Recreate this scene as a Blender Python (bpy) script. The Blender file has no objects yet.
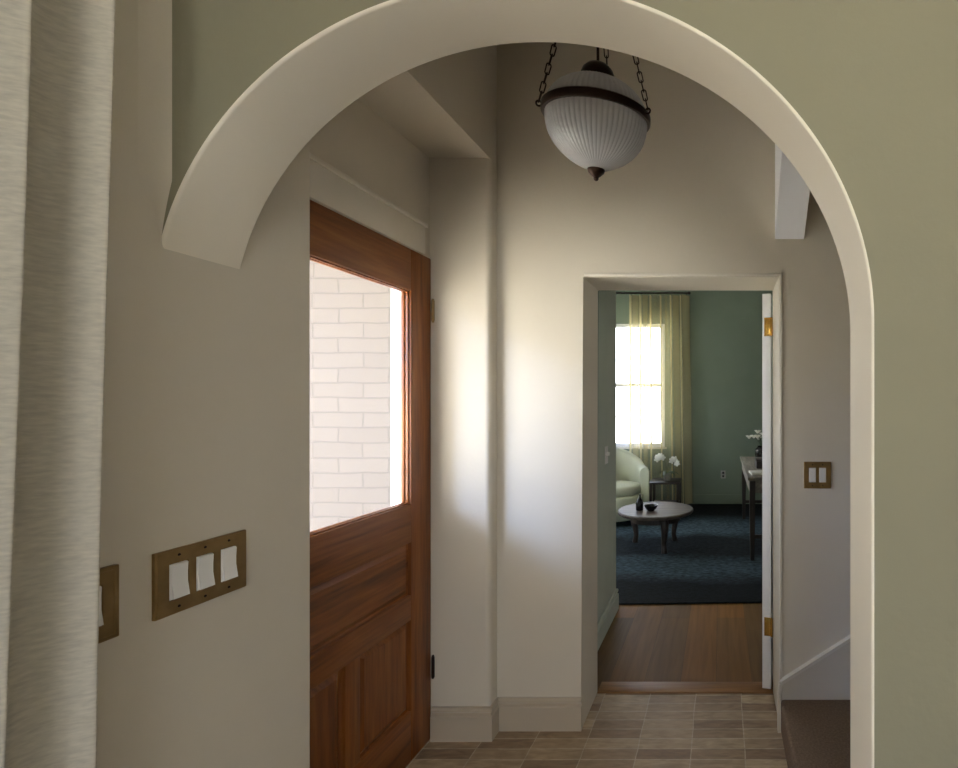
import bpy, bmesh, math, random
from mathutils import Vector, Matrix
random.seed(7)
PI = math.pi
scene = bpy.context.scene
COL = scene.collection

# ------------------------------------------------------------------ camera
EYE = 1.48
cam_d = bpy.data.cameras.new('camera')
cam = bpy.data.objects.new('camera', cam_d)
COL.objects.link(cam)
cam.location = (0, 0, EYE)
cam.rotation_euler = (PI / 2, 0, 0)
cam_d.sensor_fit = 'HORIZONTAL'
cam_d.sensor_width = 36
cam_d.lens = 36 * 490 / 958
cam_d.shift_x = -241 / 958
cam_d.shift_y = 18 / 958
cam_d.clip_start = 0.02
scene.camera = cam

# ------------------------------------------------------------------ sky, lights, exposure
SKY = 6.0
world = bpy.data.worlds.new('sky')
scene.world = world
world.use_nodes = True
wn = world.node_tree
wn.nodes.clear()
wo = wn.nodes.new('ShaderNodeOutputWorld')
wb = wn.nodes.new('ShaderNodeBackground')
wtc = wn.nodes.new('ShaderNodeTexCoord')
wsp = wn.nodes.new('ShaderNodeSeparateXYZ')
wr = wn.nodes.new('ShaderNodeValToRGB')
wr.color_ramp.elements[0].position = 0.0
wr.color_ramp.elements[0].color = (0.94, 0.96, 1.0, 1)
wr.color_ramp.elements[1].position = 0.9
wr.color_ramp.elements[1].color = (0.55, 0.70, 1.0, 1)
wn.links.new(wtc.outputs['Generated'], wsp.inputs[0])
wn.links.new(wsp.outputs['Z'], wr.inputs[0])
wn.links.new(wr.outputs[0], wb.inputs[0])
wb.inputs[1].default_value = SKY
wn.links.new(wb.outputs[0], wo.inputs[0])

sun_d = bpy.data.lights.new('sun', 'SUN')
sun_d.energy = 31.0
sun_d.angle = math.radians(1.0)
sun_d.color = (1.0, 1.0, 0.96)
sun = bpy.data.objects.new('sun', sun_d)
COL.objects.link(sun)
sun.location = (-6, -4, 8)
sun.rotation_euler = Vector((0.30, 0.50, -0.95)).to_track_quat('-Z', 'Y').to_euler()


def portal(name, loc, direction, sx, sy):
    d = bpy.data.lights.new(name, 'AREA')
    d.shape = 'RECTANGLE'
    d.size, d.size_y = sx, sy
    d.cycles.is_portal = True
    o = bpy.data.objects.new(name, d)
    COL.objects.link(o)
    o.location = loc
    o.rotation_euler = Vector(direction).to_track_quat('-Z', 'Z').to_euler()
    return o


portal('portal_front_door', (-1.33, 1.675, 1.505), (1, 0, 0), 0.72, 0.95)
# wide blue sun lamp added for the bright low sky in front of the porch
glow_d = bpy.data.lights.new('low_sky', 'SUN')
glow_d.energy = 1.5
glow_d.angle = math.radians(13)
glow_d.color = (0.30, 0.50, 1.0)
glow = bpy.data.objects.new('low_sky', glow_d)
COL.objects.link(glow)
glow.location = (-6, -6, 4)
glow.rotation_euler = Vector((1.0, 1.30, -0.55)).to_track_quat('-Z', 'Y').to_euler()

portal('portal_left_window', (-1.43, -0.24, 1.66), (1, 0, 0), 0.95, 1.8)
portal('portal_near_window', (0.7, -3.15, 1.875), (0, 1, 0), 2.0, 1.65)
portal('portal_far_window', (-1.75, 7.22, 1.72), (0, -1, 0), 1.9, 1.8)
portal('portal_side_window', (-3.32, 5.0, 1.55), (1, 0, 0), 1.7, 1.7)

vs = scene.view_settings
vs.view_transform = 'Standard'
vs.look = 'None'
vs.gamma = 1.0
vs.use_curve_mapping = False
vs.exposure = 0.65


# ------------------------------------------------------------------ helpers: materials
def lin(c):
    return tuple(((v / 255) / 12.92 if v / 255 <= 0.04045 else ((v / 255 + 0.055) / 1.055) ** 2.4) for v in c) + (1,)


class NT:
    def __init__(self, name):
        self.m = bpy.data.materials.new(name)
        self.m.use_nodes = True
        self.t = self.m.node_tree
        self.p = self.t.nodes['Principled BSDF']
        self.out = self.t.nodes['Material Output']

    def n(self, typ, **kw):
        nd = self.t.nodes.new(typ)
        for k, v in kw.items():
            if k in nd.inputs.keys():
                nd.inputs[k].default_value = v
            else:
                setattr(nd, k, v)
        return nd

    def l(self, a, b):
        self.t.links.new(a, b)

    def coord(self, scale=(1, 1, 1), rot=(0, 0, 0), kind='Object', loc=(0, 0, 0)):
        tc = self.n('ShaderNodeTexCoord')
        mp = self.n('ShaderNodeMapping')
        mp.inputs['Scale'].default_value = scale
        mp.inputs['Rotation'].default_value = rot
        mp.inputs['Location'].default_value = loc
        self.l(tc.outputs[kind], mp.inputs['Vector'])
        return mp.outputs['Vector']

    def ramp(self, fac, stops):
        r = self.n('ShaderNodeValToRGB')
        e = r.color_ramp.elements
        e[0].position, e[0].color = stops[0]
        e[1].position, e[1].color = stops[-1]
        for s in stops[1:-1]:
            x = e.new(s[0])
            x.color = s[1]
        self.l(fac, r.inputs[0])
        return r.outputs[0]

    def bump(self, h, strength=0.1, dist=0.01):
        b = self.n('ShaderNodeBump')
        b.inputs['Strength'].default_value = strength
        b.inputs['Distance'].default_value = dist
        self.l(h, b.inputs['Height'])
        self.l(b.outputs[0], self.p.inputs['Normal'])
        return b


def mat(name, c, rough=0.6, metal=0.0, var=0.06, vscale=6.0, bump=0.0, bscale=80.0, stretch=(1, 1, 1), spec=0.5):
    """noise-varied base colour with an optional fine bump"""
    t = NT(name)
    base = lin(c)
    nz = t.n('ShaderNodeTexNoise', Scale=vscale, Detail=5.0)
    t.l(t.coord(stretch), nz.inputs['Vector'])
    lo = tuple(v * (1 - var) for v in base[:3]) + (1,)
    hi = tuple(min(1, v * (1 + var)) for v in base[:3]) + (1,)
    t.l(t.ramp(nz.outputs['Fac'], [(0.3, lo), (0.7, hi)]), t.p.inputs['Base Color'])
    t.p.inputs['Roughness'].default_value = rough
    t.p.inputs['Metallic'].default_value = metal
    t.p.inputs['Specular IOR Level'].default_value = spec
    if bump:
        n2 = t.n('ShaderNodeTexNoise', Scale=bscale, Detail=4.0)
        t.l(t.coord(stretch), n2.inputs['Vector'])
        t.bump(n2.outputs['Fac'], bump, 0.01)
    return t.m


def wood(name, dark, mid, light, axis='z', rough=0.35, scale=1.0):
    """grain runs along the given axis"""
    t = NT(name)
    st = {'x': (0.6, 9, 9), 'y': (9, 0.6, 9), 'z': (9, 9, 0.6)}[axis]
    st = tuple(s * scale for s in st)
    v = t.coord(st)
    n1 = t.n('ShaderNodeTexNoise', Scale=1.6, Detail=4.0, Distortion=1.2)
    t.l(v, n1.inputs['Vector'])
    n2 = t.n('ShaderNodeTexNoise', Scale=9.0, Detail=6.0, Distortion=0.3)
    t.l(v, n2.inputs['Vector'])
    mx = t.n('ShaderNodeMath', operation='MULTIPLY_ADD')
    t.l(n2.outputs['Fac'], mx.inputs[0])
    mx.inputs[1].default_value = 0.35
    ad = t.n('ShaderNodeMath', operation='MULTIPLY')
    t.l(n1.outputs['Fac'], ad.inputs[0])
    ad.inputs[1].default_value = 0.68
    t.l(ad.outputs[0], mx.inputs[2])
    t.l(t.ramp(mx.outputs[0], [(0.32, lin(dark)), (0.5, lin(mid)), (0.68, lin(light))]), t.p.inputs['Base Color'])
    t.p.inputs['Roughness'].default_value = rough
    t.bump(n2.outputs['Fac'], 0.05, 0.004)
    return t.m


def tile_floor():
    t = NT('brown brick tile')
    v = t.coord(loc=(0.346, 0.0, 0))
    b = t.n('ShaderNodeTexBrick')
    b.offset = 0.0
    b.squash = 1.0
    for k, x in {'Scale': 1.0, 'Brick Width': 0.229, 'Row Height': 0.0635, 'Mortar Size': 0.0026, 'Mortar Smooth': 0.25,
                 'Bias': 0.0}.items():
        b.inputs[k].default_value = x
    b.inputs['Color1'].default_value = lin((142, 116, 90))
    b.inputs['Color2'].default_value = lin((196, 174, 142))
    b.inputs['Mortar'].default_value = lin((200, 184, 158))
    dn = t.n('ShaderNodeTexNoise', Scale=7.0, Detail=2.0)
    t.l(t.coord(), dn.inputs['Vector'])
    dm = t.n('ShaderNodeVectorMath', operation='MULTIPLY_ADD')
    t.l(dn.outputs['Color'], dm.inputs[0])
    dm.inputs[1].default_value = (0.012, 0.008, 0)
    t.l(v, dm.inputs[2])
    t.l(dm.outputs[0], b.inputs['Vector'])
    nz = t.n('ShaderNodeTexNoise', Scale=14.0, Detail=6.0, Distortion=0.6)
    t.l(t.coord((1, 3.5, 1)), nz.inputs['Vector'])
    mx = t.n('ShaderNodeMix', data_type='RGBA', blend_type='MULTIPLY')
    mx.inputs[0].default_value = 1.0
    t.l(b.outputs['Color'], mx.inputs[6])
    t.l(t.ramp(nz.outputs['Fac'], [(0.3, (0.62, 0.60, 0.58, 1)), (0.7, (1.0, 1.0, 1.0, 1))]), mx.inputs[7])
    t.l(mx.outputs[2], t.p.inputs['Base Color'])
    t.p.inputs['Roughness'].default_value = 0.55
    inv = t.n('ShaderNodeMath', operation='SUBTRACT')
    inv.inputs[0].default_value = 1.0
    t.l(b.outputs['Fac'], inv.inputs[1])
    t.bump(inv.outputs[0], 0.35, 0.004)
    return t.m


def plank_floor():
    t = NT('oak plank')
    v = t.coord(rot=(0, 0, PI / 2), loc=(0.07, 0.02, 0))
    b = t.n('ShaderNodeTexBrick')
    b.offset = 0.37
    for k, x in {'Scale': 1.0, 'Brick Width': 2.4, 'Row Height': 0.19, 'Mortar Size': 0.0012, 'Mortar Smooth': 0.1}.items():
        b.inputs[k].default_value = x
    b.inputs['Color1'].default_value = lin((140, 96, 44))
    b.inputs['Color2'].default_value = lin((108, 82, 48))
    b.inputs['Mortar'].default_value = lin((90, 66, 40))
    t.l(v, b.inputs['Vector'])
    nz = t.n('ShaderNodeTexNoise', Scale=3.0, Detail=6.0, Distortion=0.8)
    t.l(t.coord((12, 0.8, 1)), nz.inputs['Vector'])
    mx = t.n('ShaderNodeMix', data_type='RGBA', blend_type='MULTIPLY')
    mx.inputs[0].default_value = 1.0
    t.l(b.outputs['Color'], mx.inputs[6])
    t.l(t.ramp(nz.outputs['Fac'], [(0.3, (0.72, 0.70, 0.66, 1)), (0.7, (1, 1, 1, 1))]), mx.inputs[7])
    t.l(mx.outputs[2], t.p.inputs['Base Color'])
    t.p.inputs['Roughness'].default_value = 0.6
    t.p.inputs['Specular IOR Level'].default_value = 0.2
    return t.m


def painted_brick():
    t = NT('white painted brick')
    tc = t.n('ShaderNodeTexCoord')
    sp = t.n('ShaderNodeSeparateXYZ')
    t.l(tc.outputs['Object'], sp.inputs[0])
    cb = t.n('ShaderNodeCombineXYZ')
    t.l(sp.outputs['X'], cb.inputs['X'])
    t.l(sp.outputs['Z'], cb.inputs['Y'])
    dn = t.n('ShaderNodeTexNoise', Scale=5.0, Detail=3.0)
    t.l(cb.outputs[0], dn.inputs['Vector'])
    dm = t.n('ShaderNodeVectorMath', operation='MULTIPLY_ADD')
    t.l(dn.outputs['Color'], dm.inputs[0])
    dm.inputs[1].default_value = (0.03, 0.022, 0)
    t.l(cb.outputs[0], dm.inputs[2])
    b = t.n('ShaderNodeTexBrick')
    for k, x in {'Scale': 1.0, 'Brick Width': 0.243, 'Row Height': 0.072, 'Mortar Size': 0.005, 'Mortar Smooth': 0.5}.items():
        b.inputs[k].default_value = x
    b.inputs['Color1'].default_value = BRICK1
    b.inputs['Color2'].default_value = BRICK2
    b.inputs['Mortar'].default_value = BRICKM
    t.l(dm.outputs[0], b.inputs['Vector'])
    t.l(b.outputs['Color'], t.p.inputs['Base Color'])
    t.p.inputs['Roughness'].default_value = 0.75
    inv = t.n('ShaderNodeMath', operation='SUBTRACT')
    inv.inputs[0].default_value = 1.0
    t.l(b.outputs['Fac'], inv.inputs[1])
    t.bump(inv.outputs[0], 0.25, 0.005)
    return t.m


def rug_mat():
    """charcoal pile with window daylight painted in as blue bands, and a mottle"""
    t = NT('charcoal blue rug')
    tc = t.n('ShaderNodeTexCoord')
    sp = t.n('ShaderNodeSeparateXYZ')
    t.l(tc.outputs['Object'], sp.inputs[0])
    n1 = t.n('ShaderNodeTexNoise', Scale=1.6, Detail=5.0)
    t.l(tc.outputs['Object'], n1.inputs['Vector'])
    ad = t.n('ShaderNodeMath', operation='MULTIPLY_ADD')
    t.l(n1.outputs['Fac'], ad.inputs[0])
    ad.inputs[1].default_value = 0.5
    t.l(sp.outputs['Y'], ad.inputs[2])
    mr = t.n('ShaderNodeMapRange')  # paints side-window daylight as blue bands on the pile
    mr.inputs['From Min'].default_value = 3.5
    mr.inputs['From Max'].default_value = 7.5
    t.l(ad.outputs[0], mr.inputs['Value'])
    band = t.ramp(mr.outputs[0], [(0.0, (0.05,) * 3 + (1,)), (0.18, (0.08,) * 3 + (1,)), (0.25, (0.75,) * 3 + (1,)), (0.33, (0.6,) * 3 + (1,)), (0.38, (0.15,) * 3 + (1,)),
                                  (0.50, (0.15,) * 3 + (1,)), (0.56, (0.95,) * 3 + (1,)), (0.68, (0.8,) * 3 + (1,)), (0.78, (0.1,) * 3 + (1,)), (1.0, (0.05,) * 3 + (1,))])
    n2 = t.n('ShaderNodeTexNoise', Scale=24.0, Detail=6.0)
    t.l(t.coord((1, 2.2, 1)), n2.inputs['Vector'])
    mo = t.ramp(n2.outputs['Fac'], [(0.35, (0.25, 0.25, 0.25, 1)), (0.65, (1, 1, 1, 1))])
    mm = t.n('ShaderNodeMath', operation='MULTIPLY')
    t.l(band, mm.inputs[0])
    t.l(mo, mm.inputs[1])
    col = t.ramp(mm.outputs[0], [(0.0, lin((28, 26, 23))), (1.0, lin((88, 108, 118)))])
    t.l(col, t.p.inputs['Base Color'])
    t.p.inputs['Roughness'].default_value = 0.95
    t.p.inputs['Specular IOR Level'].default_value = 0.1
    n3 = t.n('ShaderNodeTexNoise', Scale=180.0, Detail=3.0)
    t.l(t.coord(), n3.inputs['Vector'])
    t.bump(n3.outputs['Fac'], 0.5, 0.01)
    return t.m


def pane_glass():
    t = NT('clear window glass')
    t.t.nodes.remove(t.p)
    tr = t.n('ShaderNodeBsdfTransparent')
    gl = t.n('ShaderNodeBsdfGlossy', Roughness=0.02)
    lw = t.n('ShaderNodeLayerWeight', Blend=0.5)
    pw = t.n('ShaderNodeMath', operation='POWER')
    t.l(lw.outputs['Facing'], pw.inputs[0])
    pw.inputs[1].default_value = 5.0
    fr = t.n('ShaderNodeMath', operation='MULTIPLY_ADD')
    t.l(pw.outputs[0], fr.inputs[0])
    fr.inputs[1].default_value = 0.5
    fr.inputs[2].default_value = 0.03
    mx = t.n('ShaderNodeMixShader')
    t.l(fr.outputs[0], mx.inputs[0])
    t.l(tr.outputs[0], mx.inputs[1])
    t.l(gl.outputs[0], mx.inputs[2])
    t.l(mx.outputs[0], t.out.inputs[0])
    return t.m


def ribbed_glass():
    t = NT('ribbed clear glass')
    t.t.nodes.remove(t.p)
    g = t.n('ShaderNodeBsdfGlass', Roughness=0.03, IOR=1.5)
    g.inputs['Color'].default_value = (0.97, 0.97, 0.97, 1)
    df = t.n('ShaderNodeBsdfTranslucent')
    df.inputs['Color'].default_value = (0.92, 0.92, 0.93, 1)
    m1 = t.n('ShaderNodeMixShader')
    m1.inputs[0].default_value = 0.36
    d2 = t.n('ShaderNodeBsdfDiffuse')
    d2.inputs['Color'].default_value = (0.92, 0.92, 0.93, 1)
    m0 = t.n('ShaderNodeMixShader')
    m0.inputs[0].default_value = 0.6
    t.l(df.outputs[0], m0.inputs[1])
    t.l(d2.outputs[0], m0.inputs[2])
    t.l(g.outputs[0], m1.inputs[1])
    t.l(m0.outputs[0], m1.inputs[2])
    t.l(m1.outputs[0], t.out.inputs[0])
    return t.m


def sheer(name, c, transl=0.5, transp=0.15, weave=300, edge=False):
    t = NT(name)
    t.t.nodes.remove(t.p)
    nz = t.n('ShaderNodeTexNoise', Scale=1.0, Detail=3.0)
    t.l(t.coord((weave * 0.25, weave * 0.25, weave)), nz.inputs['Vector'])
    base = lin(c)
    col = t.ramp(nz.outputs['Fac'], [(0.3, tuple(v * 0.80 for v in base[:3]) + (1,)), (0.7, base)])
    bp = t.n('ShaderNodeBump', Strength=0.25, Distance=0.002)
    t.l(nz.outputs['Fac'], bp.inputs['Height'])
    d = t.n('ShaderNodeBsdfDiffuse')
    tl = t.n('ShaderNodeBsdfTranslucent')
    for s in (d, tl):
        t.l(col, s.inputs['Color'])
        t.l(bp.outputs[0], s.inputs['Normal'])
    m = t.n('ShaderNodeMixShader')
    m.inputs[0].default_value = transl
    t.l(d.outputs[0], m.inputs[1])
    t.l(tl.outputs[0], m.inputs[2])
    tr = t.n('ShaderNodeBsdfTransparent')
    m2 = t.n('ShaderNodeMixShader')
    if edge:
        lw = t.n('ShaderNodeLayerWeight', Blend=0.5)
        mr = t.n('ShaderNodeMapRange')
        mr.inputs['From Min'].default_value = 0.1
        mr.inputs['From Max'].default_value = 0.6
        mr.inputs['To Min'].default_value = transp
        mr.inputs['To Max'].default_value = 0.0
        t.l(lw.outputs['Facing'], mr.inputs['Value'])
        t.l(mr.outputs[0], m2.inputs[0])
    else:
        m2.inputs[0].default_value = transp
    t.l(m.outputs[0], m2.inputs[1])
    t.l(tr.outputs[0], m2.inputs[2])
    t.l(m2.outputs[0], t.out.inputs[0])
    return t.m


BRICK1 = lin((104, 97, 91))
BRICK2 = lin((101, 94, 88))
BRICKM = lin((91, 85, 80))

M = {}
M['hall'] = mat('warm grey plaster', (208, 198, 179), 0.8, var=0.025, vscale=3, bump=0.06, bscale=60)
M['sage'] = mat('sage greige plaster', (134, 128, 104), 0.85, var=0.025, vscale=3, bump=0.08, bscale=50)
M['cream'] = mat('daylit hall plaster', (230, 220, 200), 0.7, var=0.02, vscale=4, bump=0.04, bscale=60)  # hall plaster in a paler tone; daylight on the jamb put into the colour
M['trim'] = mat('off white trim paint', (216, 208, 192), 0.4, var=0.02)
M['base'] = mat('warm grey trim paint', (186, 172, 150), 0.4, var=0.02)
M['passage'] = mat('pale grey green paint', (178, 184, 168), 0.8, var=0.03)
M['white'] = mat('white paint', (238, 237, 238), 0.4, var=0.02)
M['green'] = mat('dark green paint', (120, 133, 117), 0.8, var=0.04, vscale=3, bump=0.05, bscale=60)
M['ceil'] = mat('white ceiling paint', (220, 215, 204), 0.9, var=0.02)
M['tile'] = tile_floor()
M['plank'] = plank_floor()
M['sill_oak'] = wood('threshold oak', (100, 66, 32), (138, 96, 50), (160, 118, 68), 'x', 0.5)
M['brick'] = painted_brick()
M['door_v'] = wood('varnished fir upright grain', (80, 38, 7), (128, 71, 24), (152, 93, 40), 'z', 0.42)
M['door_h'] = wood('varnished fir level grain', (80, 38, 7), (128, 71, 24), (152, 93, 40), 'y', 0.42)
M['bronze'] = mat('dark oiled bronze', (54, 40, 32), 0.38, 0.8, var=0.15)
M['brass'] = mat('aged brass', (158, 130, 86), 0.38, 0.85, var=0.15, vscale=25)
M['polished'] = mat('polished brass', (206, 164, 84), 0.25, 0.95, var=0.08, vscale=25)
M['switch'] = mat('white plastic', (226, 222, 214), 0.35, var=0.01)
M['pane'] = pane_glass()
M['ribbed'] = ribbed_glass()
M['linen'] = sheer('cream linen', (206, 198, 180), 0.12, 0.0, 220)
M['sheer'] = sheer('sheer cream linen', (226, 214, 172), 0.22, 0.80, 260, True)
M['carpet'] = mat('brown carpet', (124, 104, 84), 0.95, var=0.22, vscale=120, bump=0.5, bscale=260, spec=0.1)
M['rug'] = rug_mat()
M['darkwood'] = wood('dark walnut', (26, 20, 16), (42, 33, 27), (62, 50, 42), 'z', 0.45)
M['oldwood'] = wood('weathered grey wood', (54, 45, 38), (84, 73, 63), (112, 100, 88), 'x', 0.5)
M['oldgrey'] = wood('weathered console wood', (90, 84, 76), (122, 114, 104), (150, 142, 130), 'y', 0.6)
M['chair'] = mat('pale cream upholstery', (206, 208, 184), 0.85, var=0.04, bump=0.2, bscale=200)
M['black'] = mat('black glazed', (18, 17, 18), 0.12, var=0.1)
M['petal'] = mat('white petal', (238, 238, 228), 0.6, var=0.03)
M['leaf'] = mat('deep green leaf', (52, 78, 40), 0.45, var=0.2)
M['paper'] = mat('white paper', (206, 202, 190), 0.7, var=0.05)
M['pot'] = mat('pale grey ceramic', (168, 166, 156), 0.35, var=0.04)
M['bulb'] = mat('frosted bulb', (235, 230, 220), 0.3, var=0.01)
M['concrete'] = mat('pale concrete', (196, 188, 174), 0.85, var=0.07, vscale=3, bump=0.15, bscale=40)
M['lawn'] = mat('pale gravel', (200, 195, 182), 0.95, var=0.12, vscale=5, bump=0.5, bscale=60)
M['roof'] = mat('porch ceiling board', (150, 140, 128), 0.8, var=0.05)


# ------------------------------------------------------------------ helpers: meshes
def link(name, bm, m, parent=None, smooth=None, loc=None):
    bmesh.ops.recalc_face_normals(bm, faces=bm.faces[:])
    me = bpy.data.meshes.new(name)
    bm.to_mesh(me)
    bm.free()
    ms = m if isinstance(m, (list, tuple)) else [m]
    for x in ms:
        me.materials.append(x)
    if smooth is not None:
        me.polygons.foreach_set('use_smooth', [True] * len(me.polygons))
        if smooth < 180:
            me.set_sharp_from_angle(angle=math.radians(smooth))
        me.update()
    o = bpy.data.objects.new(name, me)
    COL.objects.link(o)
    if parent:
        o.parent = parent
    if loc:
        o.location = loc
    return o


def tag(o, label=None, cat=None, group=None, kind=None):
    for k, v in (('label', label), ('category', cat), ('group', group), ('kind', kind)):
        if v:
            o[k] = v
    return o


def struct(name, bm, m, label=None, cat=None, smooth=None):
    return tag(link(name, bm, m, smooth=smooth), label, cat, kind='structure')


def thing(name, loc, label, cat, rz=0, group=None, kind=None):
    o = bpy.data.objects.new(name, None)
    COL.objects.link(o)
    o.location = loc
    o.rotation_euler = (0, 0, rz)
    o.empty_display_size = 0.1
    return tag(o, label, cat, group, kind)


def B():
    return bmesh.new()


def box(bm, x0, x1, y0, y1, z0, z1, bev=0.0, seg=2, mi=0, rot=None):
    vs_ = [bm.verts.new((x, y, z)) for x in (x0, x1) for y in (y0, y1) for z in (z0, z1)]
    f = [(0, 1, 3, 2), (4, 6, 7, 5), (0, 4, 5, 1), (2, 3, 7, 6), (0, 2, 6, 4), (1, 5, 7, 3)]
    fs = []
    for q in f:
        a = bm.faces.new([vs_[i] for i in q])
        a.material_index = mi
        fs.append(a)
    if bev:
        es = list({e for a in fs for e in a.edges})
        r = bmesh.ops.bevel(bm, geom=es, offset=bev, segments=seg, affect='EDGES', profile=0.5)
        vs_ = list({v for a in r['faces'] for v in a.verts} | {v for v in vs_ if v.is_valid})
        for a in r['faces']:
            a.material_index = mi
    if rot is not None:
        bmesh.ops.transform(bm, matrix=rot, verts=[v for v in vs_ if v.is_valid])
    return vs_


def poly(bm, pts, vec, mi=0, bev_pts=(), bev=0.0):
    """extrude a closed outline of 3-D points along vec; edges at bev_pts (both ends) get rounded"""
    n = len(pts)
    a = [bm.verts.new(p) for p in pts]
    b = [bm.verts.new(Vector(p) + Vector(vec)) for p in pts]
    fs = [bm.faces.new(a), bm.faces.new(b[::-1])]
    for i in range(n):
        fs.append(bm.faces.new((a[i], b[i], b[(i + 1) % n], a[(i + 1) % n])))
    for f in fs:
        f.material_index = mi
    if bev_pts:
        es = []
        for e in {e for f in fs for e in f.edges}:
            u, v = e.verts
            for i in bev_pts:
                if {u, v} == {a[i], b[i]}:
                    es.append(e)
                j = (i + 1) % n
                if j in bev_pts and ({u, v} == {a[i], a[j]} or {u, v} == {b[i], b[j]}):
                    es.append(e)
        bmesh.ops.bevel(bm, geom=es, offset=bev, segments=4, affect='EDGES', profile=0.5)
    return fs


def lathe(bm, prof, seg=48, c=(0, 0, 0), mi=0, mod=None, a0=0, a1=2 * PI):
    """spin (r, z) pairs round Z"""
    full = abs(a1 - a0 - 2 * PI) < 1e-6
    rings = []
    for r, z in prof:
        if r < 1e-6:
            rings.append([bm.verts.new((c[0], c[1], c[2] + z))])
        else:
            ring = []
            for k in range(seg if full else seg + 1):
                t = a0 + (a1 - a0) * k / seg
                rr = r * (mod(t) if mod else 1)
                ring.append(bm.verts.new((c[0] + rr * math.cos(t), c[1] + rr * math.sin(t), c[2] + z)))
            rings.append(ring)
    for p, q in zip(rings, rings[1:]):
        cnt = seg
        for k in range(cnt):
            k2 = (k + 1) % seg if full else k + 1
            if len(p) == 1 and len(q) == 1:
                continue
            if len(p) == 1:
                f = bm.faces.new((p[0], q[k], q[k2]))
            elif len(q) == 1:
                f = bm.faces.new((p[k], q[0], p[k2]))
            else:
                f = bm.faces.new((p[k], q[k], q[k2], p[k2]))
            f.material_index = mi


def tube(bm, pts, r, seg=8, closed=False, caps=True, mi=0):
    pts = [Vector(p) for p in pts]
    n = len(pts)
    rs = r if isinstance(r, (list, tuple)) else [r] * n
    rings = []
    prev = None
    for i, p in enumerate(pts):
        if closed:
            d = (pts[(i + 1) % n] - pts[i - 1]).normalized()
        else:
            d = (pts[min(i + 1, n - 1)] - pts[max(i - 1, 0)]).normalized()
        if prev is None:
            u = d.orthogonal().normalized()
        else:
            u = (prev - d * prev.dot(d)).normalized()
        prev = u
        w = d.cross(u)
        rings.append([bm.verts.new(p + rs[i] * (math.cos(2 * PI * k / seg) * u + math.sin(2 * PI * k / seg) * w)) for k in range(seg)])
    rng = range(n) if closed else range(n - 1)
    for i in rng:
        a, b = rings[i], rings[(i + 1) % n]
        off = 0
        if closed and i == n - 1:
            off = min(range(seg), key=lambda s: (b[s].co - a[0].co).length)
        for k in range(seg):
            f = bm.faces.new((a[k], b[(k + off) % seg], b[(k + 1 + off) % seg], a[(k + 1) % seg]))
            f.material_index = mi
    if caps and not closed:
        bm.faces.new(rings[0][::-1]).material_index = mi
        bm.faces.new(rings[-1]).material_index = mi


def ball(bm, c, r, sc=(1, 1, 1), u=16, v=10, mi=0):
    res = bmesh.ops.create_uvsphere(bm, u_segments=u, v_segments=v, radius=r,
                                    matrix=Matrix.Translation(c) @ Matrix.Diagonal((*sc, 1)))
    for vv in res['verts']:
        for f in vv.link_faces:
            f.material_index = mi
    return res['verts']


# ------------------------------------------------------------------ layout numbers
LW = -1.01          # face of the hall's left wall
NX = -1.275         # face of the wall in the door recess
YA0, YA1 = 0.886, 1.034   # arch wall
YN = 1.21           # near end of the door recess
YP = 2.149          # pilaster front
YB0, YB1 = 2.217, 2.50    # doorway wall
DX0, DX1, DH = -0.624, 0.27, 2.05
JX = 0.274          # arch right jamb
CZ = 3.30           # ceiling
NEAR = -3.0
FARY = 7.10

# ------------------------------------------------------------------ floors and ceilings
bm = B(); box(bm, -1.41, 3.0, NEAR - 0.15, 0.80, -0.12, 0.0)
struct('floor_near', bm, M['darkwood'], 'dark wood floor of the near room', 'floor')
bm = B(); box(bm, -1.41, 3.0, 0.80, YB1, -0.12, 0.0)
struct('floor', bm, M['tile'], 'brown brick shaped tile floor of the entry hall', 'floor')
bm = B(); box(bm, -3.35, 3.0, YB1, FARY + 0.15, -0.12, 0.0)
struct('floor_far', bm, M['plank'], 'pale oak plank floor beyond the inner doorway', 'floor')
bm = B(); box(bm, -1.41, 3.0, NEAR - 0.15, YB1, CZ, CZ + 0.15)
struct('ceiling', bm, M['ceil'], 'ceiling above the entry hall', 'ceiling')
bm = B(); box(bm, -3.35, 3.0, YB1, FARY + 0.15, CZ, CZ + 0.15)
struct('ceiling_far', bm, M['ceil'], 'ceiling of the green room', 'ceiling')

# ------------------------------------------------------------------ left wall with the door recess
bm = B()
SOF = 1.48 + 1.07
LY0, LY1, LZ0, LZ1 = -0.66, 0.12, 0.8, 2.52
box(bm, -1.41, LW, NEAR, LY0, 0, SOF); box(bm, -1.41, LW, LY0, LY1, 0, LZ0); box(bm, -1.41, LW, LY0, LY1, LZ1, SOF)
poly(bm, [(-1.41, LY1, 0), (LW, LY1, 0), (LW, YN, 0), (-1.41, YN, 0)], (0, 0, SOF), bev_pts=(2,), bev=0.006)
box(bm, -1.41, LW, NEAR, YB0, SOF, CZ)
box(bm, -1.41, NX, YN, YP, 2.108, SOF)
struct('wall_left', bm, M['hall'], 'warm grey left wall with recessed front door', 'wall', smooth=40)

# casing over the front door and outer frame
bm = B()
box(bm, -1.285, -1.252, YN, 2.085, 2.1065, 2.237, 0.004)
box(bm, -1.285, -1.246, YN, 2.092, 2.222, 2.240, 0.003)
struct('trim_1', bm, M['trim'], 'cream casing board across the top of the front door', 'trim', smooth=40)
bm = B()
box(bm, -1.412, -1.275, 2.146, 2.149, 0.0, 2.118)
box(bm, -1.412, -1.312, 2.10, 2.132, 0.0, 2.118, 0.004)
box(bm, -1.412, -1.312, 1.21, 2.149, 2.1065, 2.2)
box(bm, -1.412, -1.275, 1.211, 1.226, 0.0, 2.118, 0.002)
struct('trim_2', bm, M['white'], 'white painted front door frame seen through the glass', 'trim', smooth=40)

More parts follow.
